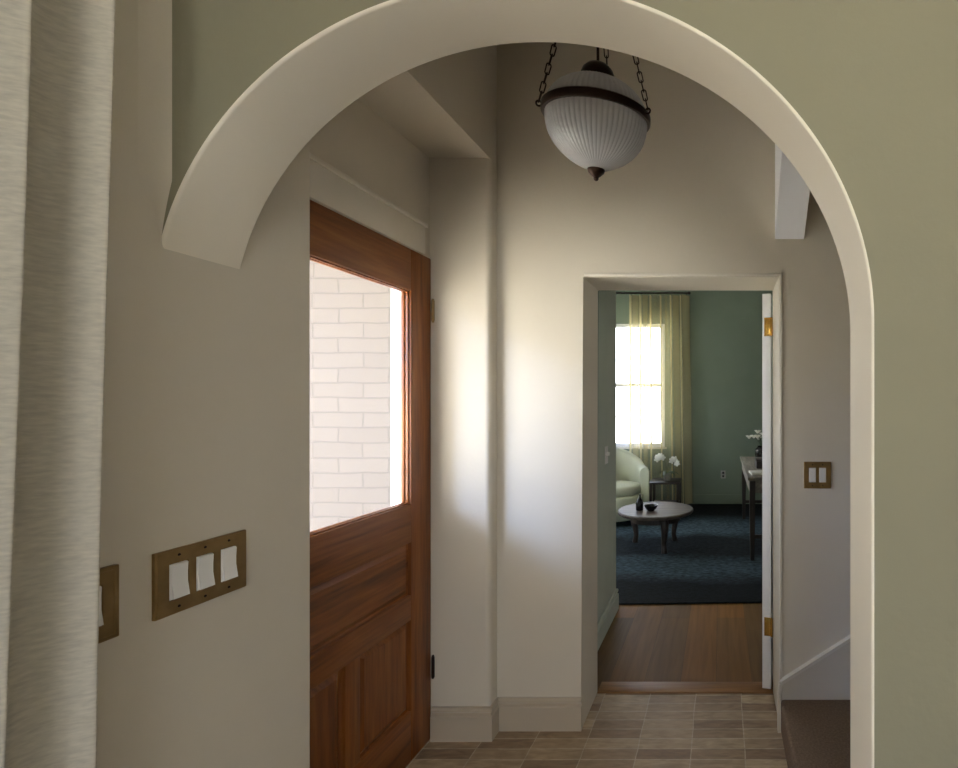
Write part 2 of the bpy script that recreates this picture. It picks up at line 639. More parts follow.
# pilaster at the hinge side of the door
bm = B()
poly(bm, [(-1.41, YP, 0), (-1.009, YP, 0), (-1.009, YB0, 0), (-1.41, YB0, 0)], (0, 0, SOF), bev_pts=(1,), bev=0.022)
struct('wall_pilaster', bm, M['hall'], 'narrow plaster pier beside the front door hinges', 'wall', smooth=50)

# ------------------------------------------------------------------ arch wall
bm = B()
cx, cz, ea_r, ea_l, eb = -0.380, 1.623, 0.654, 0.646, 0.614
path = []
th0 = math.acos((LW - cx) / ea_l)
N = 96
for i in range(N + 1):
    t = th0 * (1 - i / N)
    ea = ea_l if t > PI / 2 else ea_r
    path.append((Vector((cx + ea * math.cos(t), 0, cz + eb * math.sin(t))), Vector((math.cos(t) / ea, 0, math.sin(t) / eb)).normalized()))
for z in (1.2, 0.8, 0.4, 0.0):
    path.append((Vector((JX, 0, z)), Vector((1, 0, 0))))
R = 0.005
prof = []
for k in range(5):
    a = PI / 2 * k / 4
    prof.append((R * (1 - math.sin(a)), YA0 + R * (1 - math.cos(a)), ))
prof2 = [(o, YA1 - (y - YA0)) for o, y in prof[::-1]]
rows = []
for p, n in path:
    ring = [bm.verts.new((p.x + n.x * o, y, p.z + n.z * o)) for o, y in prof + prof2]
    rows.append(ring)
XR = 3.0
for i, (a, b) in enumerate(zip(rows, rows[1:])):
    for k in range(len(a) - 1):
        f = bm.faces.new((a[k], a[k + 1], b[k + 1], b[k]))
        f.material_index = 1 if 0 < k < len(a) - 1 else 1
for side, y, mi in ((0, YA0, 0), (-1, YA1, 2)):
    tops = []
    for i, (p, n) in enumerate(path):
        v = rows[i][side]
        tops.append(bm.verts.new((v.co.x, y, CZ)) if i <= N else bm.verts.new((XR, y, v.co.z)))
    for i in range(N):
        bm.faces.new((rows[i][side], rows[i + 1][side], tops[i + 1], tops[i])).material_index = mi
    cr = bm.verts.new((XR, y, cz)); ct = bm.verts.new((XR, y, CZ))
    bm.faces.new((rows[N][side], cr, ct, tops[N])).material_index = mi
    bm.faces.new((rows[N][side], rows[N + 1][side], tops[N + 1], cr)).material_index = mi
    for i in range(N + 1, len(path) - 1):
        bm.faces.new((rows[i][side], rows[i + 1][side], tops[i + 1], tops[i])).material_index = mi
# soft plastered inside corner where the arch wall meets the left wall
fz0 = path[0][0].z + 0.004
prev = None
for j in range(25):
    z_ = fz0 + (0.16 * j / 18 if j <= 18 else 0.16 + (CZ - fz0 - 0.16) * (j - 18) / 6)
    xa_ = cx - ea_l * math.sqrt(max(0.0, 1 - (min(z_ - 0.008, cz + eb) - cz) ** 2 / eb ** 2)) if z_ < 2.1 else 0
    r_ = max(0.0005, min(0.036, xa_ - LW - 0.003))
    cur = []
    for k in range(9):
        a = PI / 2 * k / 8
        cur.append(bm.verts.new((LW + r_ * (1 - math.cos(a)), YA0 - r_ * (1 - math.sin(a)), z_)))
    if prev:
        for k in range(8):
            bm.faces.new((prev[k], prev[k + 1], cur[k + 1], cur[k])).material_index = 2 if k < 6 else 0
    prev = cur
struct('wall_arch', bm, [M['sage'], M['cream'], M['hall']], 'wall with the wide plaster archway and inner edge lightened for daylight', 'wall', smooth=40)

# ------------------------------------------------------------------ doorway wall at the back of the hall
bm = B()
pts = [(-1.41, YB0, 0), (DX0, YB0, 0), (DX0, YB0, DH), (DX1, YB0, DH), (DX1, YB0, 0), (3.0, YB0, 0), (3.0, YB0, CZ), (-1.41, YB0, CZ)]
fs = poly(bm, pts, (0, YB1 - YB0, 0), bev_pts=(1, 2, 3, 4), bev=0.005)
for f in bm.faces:
    c = f.calc_center_median()
    if c.y > YB1 - 1e-3:
        f.material_index = 1
struct('wall_back', bm, [M['hall'], M['green']], 'pale plaster wall with the doorway to the green room', 'wall', smooth=50)
# bead round the doorway opening
bm = B()
box(bm, DX1 - 0.001, DX1 + 0.012, YB0 - 0.006, YB0 + 0.02, 0.16, DH + 0.012, 0.003)
box(bm, DX0 + 0.01, DX1 + 0.012, YB0 - 0.006, YB0 + 0.02, DH - 0.001, DH + 0.012, 0.003)
struct('trim_3', bm, M['trim'], 'cream trim round the inner doorway', 'trim', smooth=40)
bm = B(); box(bm, DX0, DX1, YB1 - 0.012, YB1 + 0.085, -0.01, 0.006, 0.003)
struct('trim_4', bm, M['sill_oak'], 'golden oak threshold board of the inner doorway', 'threshold', smooth=40)

# right end of the hall, near room shell (behind the camera)
bm = B(); box(bm, 3.0, 3.15, YA1, FARY + 0.15, 0, CZ)
struct('wall_right', bm, M['hall'], 'right side wall of the house', 'wall')
bm = B(); box(bm, 1.95, 2.1, NEAR - 0.15, YA0, 0, CZ)
struct('wall_near_right', bm, M['ceil'], 'pale wall to the right of the camera', 'wall')
bm = B()
WX0, WX1, WZ0, WZ1 = -0.25, 1.65, 1.1, 2.65
box(bm, -1.41, WX0, NEAR - 0.15, NEAR, 0, CZ); box(bm, WX1, 3.0, NEAR - 0.15, NEAR, 0, CZ)
box(bm, WX0, WX1, NEAR - 0.15, NEAR, 0, WZ0); box(bm, WX0, WX1, NEAR - 0.15, NEAR, WZ1, CZ)
struct('wall_near', bm, M['sage'], 'near room wall behind the camera', 'wall')
w = bpy.data.objects.new('window_1', None); COL.objects.link(w); w.location = ((WX0 + WX1) / 2, NEAR - 0.09, WZ0)
tag(w, 'white framed window of the near room', 'window', kind='structure')
hw, hh = (WX1 - WX0) / 2, WZ1 - WZ0
bm = B()
for a in (-hw, hw - 0.05, -0.025):
    box(bm, a, a + 0.05, -0.03, 0.03, 0, hh)
for a in (0, hh - 0.05):
    box(bm, -hw, hw, -0.028, 0.028, a, a + 0.05)
link('window_frame', bm, M['white'], w)
bm = B(); box(bm, -hw, hw, -0.003, 0.003, 0, hh); link('window_pane', bm, M['pane'], w)

# ------------------------------------------------------------------ baseboards
def baseboard(name, path, side, h=0.145, t=0.016, label=None, m='base'):
    """moulded board swept along a floor-plan polyline with mitred corners; side = which way it stands out"""
    bm = B()
    prof = [(0, 0), (t, 0), (t, h - 0.040), (t * 0.9, h - 0.036), (t * 0.35, h - 0.030), (t * 0.35, h - 0.024), (t * 0.85, h - 0.018), (t * 0.85, h - 0.007), (t * 0.5, h), (0, h)]
    P_ = [Vector(p) for p in path]
    rows_ = []
    for i, p in enumerate(P_):
        ns = []
        for a, b in ((i - 1, i), (i, i + 1)):
            if a >= 0 and b < len(P_):
                d = (P_[b] - P_[a]).normalized()
                ns.append(Vector((d.y, -d.x)) * side)
        n = ns[0] if len(ns) == 1 else (ns[0] + ns[1]) / (1 + ns[0].dot(ns[1]))
        rows_.append([bm.verts.new((p.x + n.x * o, p.y + n.y * o, z)) for o, z in prof])
    for a, b in zip(rows_, rows_[1:]):
        for k in range(len(prof)):
            k2 = (k + 1) % len(prof)
            bm.faces.new((a[k], a[k2], b[k2], b[k]))
    bm.faces.new(rows_[0]); bm.faces.new(rows_[-1][::-1])
    return struct(name, bm, M[m], label, 'baseboard')


T = 0.016
baseboard('baseboard_pilaster', [(-1.262, YP), (-1.009, YP), (-1.009, YB0)], 1, label='cream baseboard at the foot of the plaster pier')
baseboard('baseboard_back', [(-1.009, YB0), (DX0, YB0)], 1, label='cream baseboard left of the inner doorway')

# ------------------------------------------------------------------ front door
D = thing('door_1', (-1.265, 2.144, 0), 'varnished wooden front door with a tall glass pane over panels', 'door', kind='structure')
W, HT, TH = 0.91, 2.106, 0.044
# local: x 0 = inner face, runs to -TH; y 0 = hinge edge, runs to -W
def dbox(bm, y0, y1, z0, z1, x0=-TH, x1=0.0, bev=0.003):
    box(bm, x0, x1, -y1, -y0, z0, z1, bev)
ST = 0.136
GB, GT = 1.48 - 0.418, 1.48 + 0.456
for nm, y0, y1 in (('stile', 0, ST), ('stile', W - ST, W)):
    bm = B(); dbox(bm, y0, y1, 0.008, HT); link(nm, bm, M['door_v'], D, 40)
for nm, z0, z1 in (('rail', GT, HT), ('rail', 0.905, GB), ('rail', 0.587, 0.690), ('rail', 0.008, 0.215)):
    bm = B(); dbox(bm, ST, W - ST, z0, z1); link(nm, bm, M['door_h'], D, 40)
bm = B(); dbox(bm, 0.455 - 0.035, 0.455 + 0.035, 0.215, 0.587); link('mullion', bm, M['door_v'], D, 40)


def panel(y0, y1, z0, z1, m):
    """sunk field with a raised middle and a sloping border"""
    bm = B()
    xs = [(-0.010, 0.0), (-0.018, 0.009), (-0.018, 0.013), (-0.007, 0.030)]
    loops = []
    for x, ins in xs:
        loops.append([bm.verts.new((x, -y, z)) for y, z in ((y0 + ins, z0 + ins), (y1 - ins, z0 + ins), (y1 - ins, z1 - ins), (y0 + ins, z1 - ins))])
    for a, b in zip(loops, loops[1:]):
        for k in range(4):
            bm.faces.new((a[k], a[(k + 1) % 4], b[(k + 1) % 4], b[k]))
    bm.faces.new(loops[-1])
    bk = [bm.verts.new((-0.035, v.co.y, v.co.z)) for v in loops[0]]
    for k in range(4):
        bm.faces.new((loops[0][k], bk[k], bk[(k + 1) % 4], loops[0][(k + 1) % 4]))
    bm.faces.new(bk[::-1])
    o = link('panel', bm, m, D)
    return o


panel(ST - 0.004, W - ST + 0.004, 0.687, 0.909, M['door_h'])
panel(ST - 0.004, 0.42 + 0.002, 0.212, 0.590, M['door_v'])
panel(0.49 - 0.002, W - ST + 0.004, 0.212, 0.590, M['door_v'])
bm = B()
g0, g1 = ST, W - ST
for a, b, c, d in ((g0, g0 + 0.006, GB, GT), (g1 - 0.006, g1, GB, GT), (g0, g1, GB, GB + 0.006), (g0, g1, GT - 0.006, GT)):
    box(bm, -0.018, -0.009, -b, -a, c, d, 0.002)
    box(bm, -0.040, -0.026, -b, -a, c, d, 0.003)
link('glazing_bead', bm, M['door_v'], D, 40)
bm = B(); box(bm, -0.025, -0.019, -g1, -g0, GB, GT)
tag(link('door_glass', bm, M['pane'], D), 'clear glass pane')


def hinge(parent, loc, m, h=0.09, axis=1):
    bm = B()
    lathe(bm, [(0, -h / 2), (0.0065, -h / 2), (0.0065, h / 2), (0, h / 2)], 12)
    ball(bm, (0, 0, h / 2 + 0.003), 0.005); ball(bm, (0, 0, -h / 2 - 0.003), 0.005)
    box(bm, -0.002, 0.0015, 0, 0.022, -h / 2, h / 2)
    return link('hinge', bm, m, parent, 40, loc)


h1 = hinge(D, (0.008, 0.002, 1.48 + 0.40), M['brass']); tag(h1, 'brass hinge')
h2 = hinge(D, (0.008, 0.002, 0.32), M['bronze']); tag(h2, 'dark bronze hinge')
bm = B()
lathe(bm, [(0, 0), (0.026, 0), (0.026, 0.006), (0.010, 0.010), (0.010, 0.03), (0.027, 0.042), (0.028, 0.055), (0.018, 0.064), (0, 0.065)], 24)
bmesh.ops.transform(bm, matrix=Matrix.Rotation(PI / 2, 4, 'Y'), verts=bm.verts[:])
link('door_knob', bm, M['brass'], D, 40, (0, -W + 0.07, 0.98))

# ------------------------------------------------------------------ outside the front door
bm = B(); box(bm, -3.6, -1.41, -1.6, 2.5, -0.16, -0.03)
struct('floor_porch', bm, M['concrete'], 'pale concrete porch outside the front door', 'floor')
bm = B(); box(bm, -60, 40, -60, 60, -0.35, -0.18)
struct('ground', bm, M['lawn'], 'open ground round the house', 'ground')
bm = B(); box(bm, -4.6, -1.41, 2.36, 2.5, -0.16, 3.3)
struct('wall_porch', bm, M['brick'], 'white painted brick wall seen through the front door glass', 'wall')
bm = B(); box(bm, -3.4, -1.41, -0.6, 2.36, 2.9, 3.04)
struct('ceiling_porch', bm, M['roof'], 'porch roof outside the front door', 'ceiling')

# ------------------------------------------------------------------ corbel under the upper stair
bm = B()
c0, c1 = 0.249, 0.380
yb, zb = YB0 + 0.004, 1.48 + 0.733
pts = [(c0, yb, zb), (c0, yb - 0.75, zb + 0.75 * 1.06), (c0, yb - 0.75, CZ), (c0, yb, CZ)]
poly(bm, pts, (c1 - c0, 0, 0))
struct('trim_5', bm, M['white'], 'white boxed beam end sloping out of the wall above the doorway', 'beam')

# ------------------------------------------------------------------ stairs going up to the right
S = thing('carpeted_stairs', (0.272, 0, 0), 'brown carpeted bottom stairs beside the arch right side', 'stairs')
treads = [(0.0, 0.36)] + [(0.36 + 0.27 * i, 0.63 + 0.27 * i) for i in range(7)]
for i, (a, b) in enumerate(treads):
    z = 0.150 + 0.172 * i
    bm = B()
    box(bm, a, b + (0.02 if i < 7 else 0), YA1 + 0.004, YB0 - 0.018, 0 if i == 0 else 0.150 + 0.172 * (i - 1), z, 0.014, 3)
    link('step', bm, M['carpet'], S, 40)
# sloping skirt board on the wall
bm = B()
y0 = YB0 - 0.016
sl = 0.172 / 0.27
x0 = 0.279
pts = [(x0, y0, 0.0), (x0, y0, 0.215), (2.2, y0, 0.215 + (2.2 - x0) * sl), (2.2, y0, 0.0)]
poly(bm, pts, (0, 0.0165, 0))
sk = struct('baseboard_stairs', bm, M['hall'], 'sloping skirt board rising beside the carpeted stairs', 'skirt')
bm = B()
cap = [Vector((x0 - 0.006, YB0 - 0.026, 0.0)), Vector((x0 - 0.006, YB0 - 0.026, 0.17)), Vector((x0, YB0 - 0.026, 0.215)), Vector((2.2, YB0 - 0.026, 0.215 + (2.2 - x0) * sl))]
for a, b in zip(cap, cap[1:]):
    d = (b - a).normalized(); nrm = Vector((-d.z, 0, d.x)) * 0.014
    vs4 = [a, b, b + nrm, a + nrm]
    poly(bm, vs4, (0, 0.026, 0))
link('skirt_cap', bm, M['trim'], sk)

# ------------------------------------------------------------------ switch plates
def switch_plate(loc, rz, gangs, label, group=None, m=None, frame=False):
    """local: faces -Y, x across; origin at the plate's centre on the wall"""
    P = thing('switch_plate', loc, label, 'light switch', rz, group)
    w_ = 0.070 + 0.046 * (gangs - 1)
    h_ = 0.114
    rw, rh = 0.033, 0.067
    bm = B()
    xs = [-0.046 * (gangs - 1) / 2 + 0.046 * i for i in range(gangs)]
    xe = [-w_ / 2]
    for x in xs:
        xe += [x - rw / 2, x + rw / 2]
    xe.append(w_ / 2)
    t_ = 0.008
    for k in range(0, len(xe), 2):
        box(bm, xe[k], xe[k + 1], -t_, 0, -rh / 2, rh / 2)
    box(bm, -w_ / 2, w_ / 2, -t_, 0, rh / 2, h_ / 2)
    box(bm, -w_ / 2, w_ / 2, -t_, 0, -h_ / 2, -rh / 2)
    bmesh.ops.remove_doubles(bm, verts=bm.verts[:], dist=1e-5)
    # bevelled rim
    for a, b, c, d in ((-w_ / 2 - 0.003, -w_ / 2 + 0.004, -h_ / 2 - 0.003, h_ / 2 + 0.003), (w_ / 2 - 0.004, w_ / 2 + 0.003, -h_ / 2 - 0.003, h_ / 2 + 0.003),
                       (-w_ / 2, w_ / 2, -h_ / 2 - 0.003, -h_ / 2 + 0.004), (-w_ / 2, w_ / 2, h_ / 2 - 0.004, h_ / 2 + 0.003)):
        box(bm, a, b, -t_ * 1.15 if frame else -t_ * 0.92, 0, c, d, 0.0015)
    link('plate', bm, m or M['brass'], P)
    for x in xs:
        bm = B()
        box(bm, -rw / 2 + 0.0012, rw / 2 - 0.0012, -0.0085, 0, -rh / 2 + 0.0012, rh / 2 - 0.0012, 0.0015)
        # tilted paddle
        pv = poly(bm, [(-rw / 2 + 0.003, -0.0085, -rh / 2 + 0.003), (-rw / 2 + 0.003, -0.0135, -rh / 2 + 0.003), (-rw / 2 + 0.003, -0.0088, 0),
                       (-rw / 2 + 0.003, -0.0105, rh / 2 - 0.003), (-rw / 2 + 0.003, -0.0085, rh / 2 - 0.003)], (rw - 0.006, 0, 0))
        r_ = link('rocker', bm, M['switch'], P, 30, (x, 0, 0))
        for s in (-1, 1):
            bm = B()
            lathe(bm, [(0, 0.0012), (0.002, 0.001), (0.0026, 0), (0.0026, -0.002), (0, -0.002)], 10)
            bmesh.ops.transform(bm, matrix=Matrix.Rotation(PI / 2, 4, 'X'), verts=bm.verts[:])
            link('screw', bm, M['bronze'], P, 40, (x, -t_, s * 0.0475))
    return P


ZS = 1.48 - 0.330
switch_plate((LW, 0.954, ZS), PI / 2, 3, 'aged brass plate with three white rocker switches under the arch foot')
switch_plate((LW, 0.756, ZS), PI / 2, 2, 'brass framed switch plate half hidden behind the linen curtain', frame=True)
switch_plate((0.44, YB0, ZS), 0, 2, 'brass plate with two white switches right of the inner doorway')

# ------------------------------------------------------------------ near linen curtain
bm = B()
plan = []
def ridge(x, y):
    plan.append((x, y))
ctrl = [(-0.975, 0.735), (-0.93, 0.742), (-0.905, 0.732), (-0.926, 0.722), (-0.948, 0.712), (-0.958, 0.695), (-0.955, 0.672), (-0.930, 0.652),
        (-0.905, 0.640), (-0.925, 0.628), (-0.948, 0.618), (-0.958, 0.600), (-0.952, 0.575), (-0.925, 0.553), (-0.905, 0.540), (-0.928, 0.525),
        (-0.95, 0.51), (-0.956, 0.49), (-0.95, 0.46), (-0.92, 0.44), (-0.905, 0.42), (-0.94, 0.40)]
def catmull(P, n=5):
    out = []
    for i in range(len(P) - 1):
        p0, p1, p2, p3 = P[max(i - 1, 0)], P[i], P[i + 1], P[min(i + 2, len(P) - 1)]
        for k in range(n):
            t = k / n
            out.append(tuple(0.5 * (2 * p1[j] + (p2[j] - p0[j]) * t + (2 * p0[j] - 5 * p1[j] + 4 * p2[j] - p3[j]) * t * t + (3 * p1[j] - p0[j] - 3 * p2[j] + p3[j]) * t ** 3) for j in range(len(p1))))
    out.append(P[-1])
    return out
cp = catmull(ctrl)
zs = [0.01 + (2.75 - 0.01) * i / 40 for i in range(41)]
grid = []
for z in zs:
    row = []
    for i, (x, y) in enumerate(cp):
        dz = z - 1.48
        wob = 0.0025 * math.sin(3.1 * z + i * 0.21)
        row.append(bm.verts.new((max(x - 0.012 + 0.020 * dz + wob, -1.003), y + 0.004 * math.sin(2.2 * z + 1 + i * 0.05), z)))
    grid.append(row)
for a, b in zip(grid, grid[1:]):
    for k in range(len(a) - 1):
        bm.faces.new((a[k], a[k + 1], b[k + 1], b[k]))
c_ = tag(link('linen_curtain', bm, M['linen'], smooth=180), 'pale linen curtain hanging in soft folds at the left edge', 'curtain')
md = c_.modifiers.new('thick', 'SOLIDIFY'); md.thickness = 0.002
R_ = thing('curtain_rail', (-0.93, 0.57, 2.76), 'slim dark rail carrying the linen curtain by the left wall', 'curtain rail')
bm = B(); tube(bm, [(0, -0.35, 0), (0, 0.22, 0)], 0.012, 12); link('rail', bm, M['bronze'], R_, 40)
for yy in (-0.25, 0.12):
    bm = B(); tube(bm, [(0, yy, 0), (-0.0795, yy, 0)], 0.007, 8); link('bracket', bm, M['bronze'], R_, 40)

# ------------------------------------------------------------------ pendant lamp
LX, LY, LZ = -0.394, 1.57, 1.48 + 0.915
P = thing('pendant_lamp', (LX, LY, LZ), 'ribbed glass globe pendant with dark bronze band hung on chains', 'pendant lamp')
TILT = Matrix.Rotation(math.radians(8), 4, 'X') @ Matrix.Rotation(math.radians(3), 4, 'Y')    # it hangs slightly askew
GR = 0.157
low = [(GR, 0.0), (GR * 0.995, -0.025), (GR * 0.965, -0.052), (GR * 0.90, -0.078), (GR * 0.79, -0.102), (GR * 0.64, -0.124), (GR * 0.46, -0.142), (GR * 0.28, -0.155), (GR * 0.14, -0.162)]
upp = [(GR, 0.0), (GR * 0.985, 0.020), (GR * 0.93, 0.041), (GR * 0.83, 0.062), (GR * 0.69, 0.080), (GR * 0.52, 0.094), (GR * 0.32, 0.102)]
low = catmull(low, 3); upp = catmull(upp, 3)
NR = 60
rib = lambda t: 1 + 0.020 * abs(math.cos(NR * t / 2))


def lamp_part(name, bm, m, smooth=40):
    o = link(name, bm, m, P, smooth)
    o.data.transform(TILT)
    return o


def shell(name, prof):
    bm = B()
    inner = [(max(r - 0.0045, 0.001), z + (0.003 if z < 0 else -0.003)) for r, z in prof]
    o_, i_ = B(), None
    lathe(bm, prof, NR * 6, mod=rib)
    lathe(bm, inner, NR * 6)
    o_.free()
    bm.verts.ensure_lookup_table()
    n_ = NR * 6
    for base in (0, len(prof) - 1):
        for k in range(n_):
            q = (base * n_ + k, base * n_ + (k + 1) % n_)
            w_ = [bm.verts[q[0]], bm.verts[q[1]], bm.verts[q[1] + len(prof) * n_], bm.verts[q[0] + len(prof) * n_]]
            bm.faces.new(w_)
    return lamp_part(name, bm, M['ribbed'], 60)


tag(shell('glass_bowl', low), 'clear ribbed glass bowl')
tag(shell('glass_dome', upp), 'clear ribbed glass dome')
bm = B()
lathe(bm, [(GR + 0.002, -0.012), (GR + 0.010, -0.012), (GR + 0.013, -0.008), (GR + 0.013, 0.010), (GR + 0.009, 0.014), (GR + 0.002, 0.014), (GR + 0.002, -0.012)], 96)
lamp_part('band', bm, M['bronze'])
bm = B()
lathe(bm, [(0, 0.160), (0.010, 0.159), (0.016, 0.156), (0.034, 0.149), (0.047, 0.136), (0.054, 0.119), (0.057, 0.101), (0.053, 0.097), (0, 0.098)], 40)
lamp_part('cap', bm, M['bronze'])
bm = B()
lathe(bm, [(0, -0.156), (0.026, -0.156), (0.028, -0.163), (0.025, -0.172), (0.014, -0.182), (0.008, -0.187), (0.009, -0.190), (0.006, -0.195), (0, -0.198)], 32)
lamp_part('finial', bm, M['bronze'])
bm = B()
lathe(bm, [(0, 0.10), (0.018, 0.10), (0.018, 0.075), (0.014, 0.07), (0, 0.07)], 24)
lamp_part('socket', bm, M['switch'])
bm = B()
lathe(bm, [(0, 0.072), (0.012, 0.068), (0.018, 0.052), (0.025, 0.035), (0.026, 0.022), (0.020, 0.008), (0.010, 0.001), (0, 0.0)], 24)
lamp_part('bulb', bm, M['bulb'], 180)
top = CZ - LZ
cap_top = TILT @ Vector((0, 0, 0.158))
bm = B(); tube(bm, [cap_top, (0, 0, top - 0.03)], 0.0045, 8); link('cord', bm, M['bronze'], P, 40)
bm = B(); lathe(bm, [(0, top - 0.045), (0.02, top - 0.042), (0.055, top - 0.025), (0.062, top - 0.004), (0.062, top), (0, top)], 32)
link('canopy', bm, M['bronze'], P, 40)
bm = B(); lathe(bm, [(0, 0.705), (0.010, 0.70), (0.016, 0.69), (0.016, 0.675), (0.010, 0.665), (0, 0.66)], 20); link('chain_hub', bm, M['bronze'], P, 40)


def chain_link(bm, mtx, L=0.036, w_=0.0068, r=0.0021):
    pts = []
    for k in range(16):
        a = 2 * PI * k / 16
        sx_ = w_ * math.cos(a)
        sz_ = w_ * math.sin(a) + (L / 2 - w_) * (1 if math.sin(a) >= 0 else -1)
        pts.append(mtx @ Vector((sx_, 0, sz_)))
    tube(bm, pts, r, 6, closed=True)


for ang in (199, 345, 88):
    a = math.radians(ang)
    lug = TILT @ Vector((math.cos(a) * (GR + 0.018), math.sin(a) * (GR + 0.018), 0.006))
    bm = B()
    pts = [lug + Vector((math.cos(a) * 0.008 * math.cos(t), math.sin(a) * 0.008 * math.cos(t), 0.008 * math.sin(t))) for t in [2 * PI * k / 16 for k in range(16)]]
    tube(bm, pts, 0.003, 8, closed=True)
    link('lug', bm, M['bronze'], P, 180)
    p0 = lug + Vector((0, 0, 0.006)); p1 = Vector((math.cos(a) * 0.008, math.sin(a) * 0.008, 0.68))
    d = p1 - p0
    n = int(d.length / 0.030)
    bm = B()
    q = d.to_track_quat('Z', 'Y').to_matrix().to_4x4()
    for i in range(n):
        c = p0 + d * ((i + 0.5) / n)
        chain_link(bm, Matrix.Translation(c) @ q @ Matrix.Rotation(PI / 2 * (i % 2) + 0.3, 4, 'Z'))
    link('chain', bm, M['bronze'], P, 180)

# ------------------------------------------------------------------ green room shell
PX, PY = -0.742, 3.50
bm = B(); box(bm, -3.2, PX, YB1, PY, 0, CZ, 0.004)
struct('wall_passage', bm, M['passage'], 'green side wall just inside the inner doorway', 'wall')
FW0, FW1, FZ0, FZ1 = -2.5, -0.80, 0.83, 2.62
bm = B()
box(bm, -3.35, FW0, FARY, FARY + 0.15, 0, CZ); box(bm, FW1, 3.0, FARY, FARY + 0.15, 0, CZ)
box(bm, FW0, FW1, FARY, FARY + 0.15, 0, FZ0); box(bm, FW0, FW1, FARY, FARY + 0.15, FZ1, CZ)
struct('wall_far', bm, M['green'], 'dark green far wall of the room beyond', 'wall')
SY0, SY1, SZ0, SZ1 = 4.25, 5.75, 0.75, 2.4
bm = B()
box(bm, -3.35, -3.2, YB1, SY0, 0, CZ); box(bm, -3.35, -3.2, SY1, FARY, 0, CZ)
box(bm, -3.35, -3.2, SY0, SY1, 0, SZ0); box(bm, -3.35, -3.2, SY0, SY1, SZ1, CZ)
struct('wall_far_left', bm, M['green'], 'green side wall of the room beyond', 'wall')


def sash_window(name, loc, rz, w_, h_, label):
    o = bpy.data.objects.new(name, None); COL.objects.link(o)
    o.location = loc; o.rotation_euler = (0, 0, rz)
    tag(o, label, 'window', kind='structure')
    bm = B()
    for a in (-w_ / 2, w_ / 2 - 0.06, -0.04):
        ww = 0.08 if a == -0.04 else 0.06
        box(bm, a, a + ww, -0.03, 0.03, 0, h_, 0.003)
    for a in (0, h_ / 2 - 0.025, h_ - 0.05):
        box(bm, -w_ / 2, w_ / 2, -0.028, 0.028, a, a + 0.05, 0.003)
    link('window_frame', bm, M['white'], o, 40)
    bm = B(); box(bm, -w_ / 2, w_ / 2, -0.003, 0.003, 0, h_); link('window_pane', bm, M['pane'], o)
    bm = B(); box(bm, -w_ / 2 - 0.03, w_ / 2 + 0.03, -0.11, -0.03, -0.03, 0.0, 0.004); link('window_sill', bm, M['trim'], o, 40)


sash_window('window_2', ((FW0 + FW1) / 2, FARY + 0.08, FZ0), 0, FW1 - FW0, FZ1 - FZ0, 'bright window behind the sheer curtain')
sash_window('window_4', (-1.35, (LY0 + LY1) / 2, LZ0), PI / 2, LY1 - LY0, LZ1 - LZ0, 'near room window to the left of the camera')
sash_window('window_3', (-3.28, (SY0 + SY1) / 2, SZ0), PI / 2, SY1 - SY0, SZ1 - SZ0, 'side window of the room beyond')
baseboard('baseboard_passage', [(PX, YB1 + 0.086), (PX, PY), (-3.2, PY)], 1, label='green baseboard of the side wall by the doorway', m='passage')
bm = B(); box(bm, -3.2, 3.0, FARY - 0.016, FARY, 0, 0.14, 0.003)
struct('baseboard_far', bm, M['green'], 'dark green baseboard of the far wall', 'baseboard')

# inner door, swung open past ninety degrees
ID = thing('door_2', (0.268, YB1 + 0.004, 0), 'white inner door swung open at the right of the doorway', 'door', kind='structure')
ID.rotation_euler = (0, 0, math.radians(-10))
bm = B()
Wd, Hd, Td = 0.80, 2.035, 0.045
box(bm, -0.052, -0.052 + Td, 0.0, Wd, 0.012, Hd, 0.002)
link('door_leaf', bm, M['white'], ID, 40)
for x_, s in ((-0.052, -1), (-0.052 + Td, 1)):
    for z0, z1 in ((0.20, 0.92), (1.05, 1.90)):
        for y0_, y1_ in ((0.11, 0.37), (0.43, 0.69)):
            bm = B()
            xa, xb = (x_ - 0.004, x_ + 0.002) if s < 0 else (x_ - 0.002, x_ + 0.004)
            for a, b, c, d in ((y0_, y0_ + 0.02, z0, z1), (y1_ - 0.02, y1_, z0, z1), (y0_, y1_, z0, z0 + 0.02), (y0_, y1_, z1 - 0.02, z1)):
                box(bm, xa, xb, a, b, c, d, 0.0015)
            link('panel_moulding', bm, M['white'], ID)
for zz in (1.48 + 0.385, 0.33):
    bm = B()
    box(bm, -0.042, -0.008, -0.002, 0.001, zz - 0.047, zz + 0.047, 0.0008)
    lathe(bm, [(0, -0.047), (0.006, -0.047), (0.006, 0.047), (0, 0.047)], 12, (-0.004, -0.005, zz))
    hh_ = link('hinge', bm, M['polished'], ID, 40)
    tag(hh_, 'polished brass hinge')
for x_, s in ((-0.052, -1), (-0.052 + Td, 1)):
    bm = B()
    lathe(bm, [(0, 0), (0.025, 0), (0.025, 0.005), (0.009, 0.008), (0.009, 0.03), (0.025, 0.04), (0.026, 0.052), (0.016, 0.06), (0, 0.061)], 24)
    bmesh.ops.transform(bm, matrix=Matrix.Rotation(s * PI / 2, 4, 'Y'), verts=bm.verts[:])
    link('door_knob', bm, M['polished'], ID, 40, (x_, Wd - 0.065, 0.96))

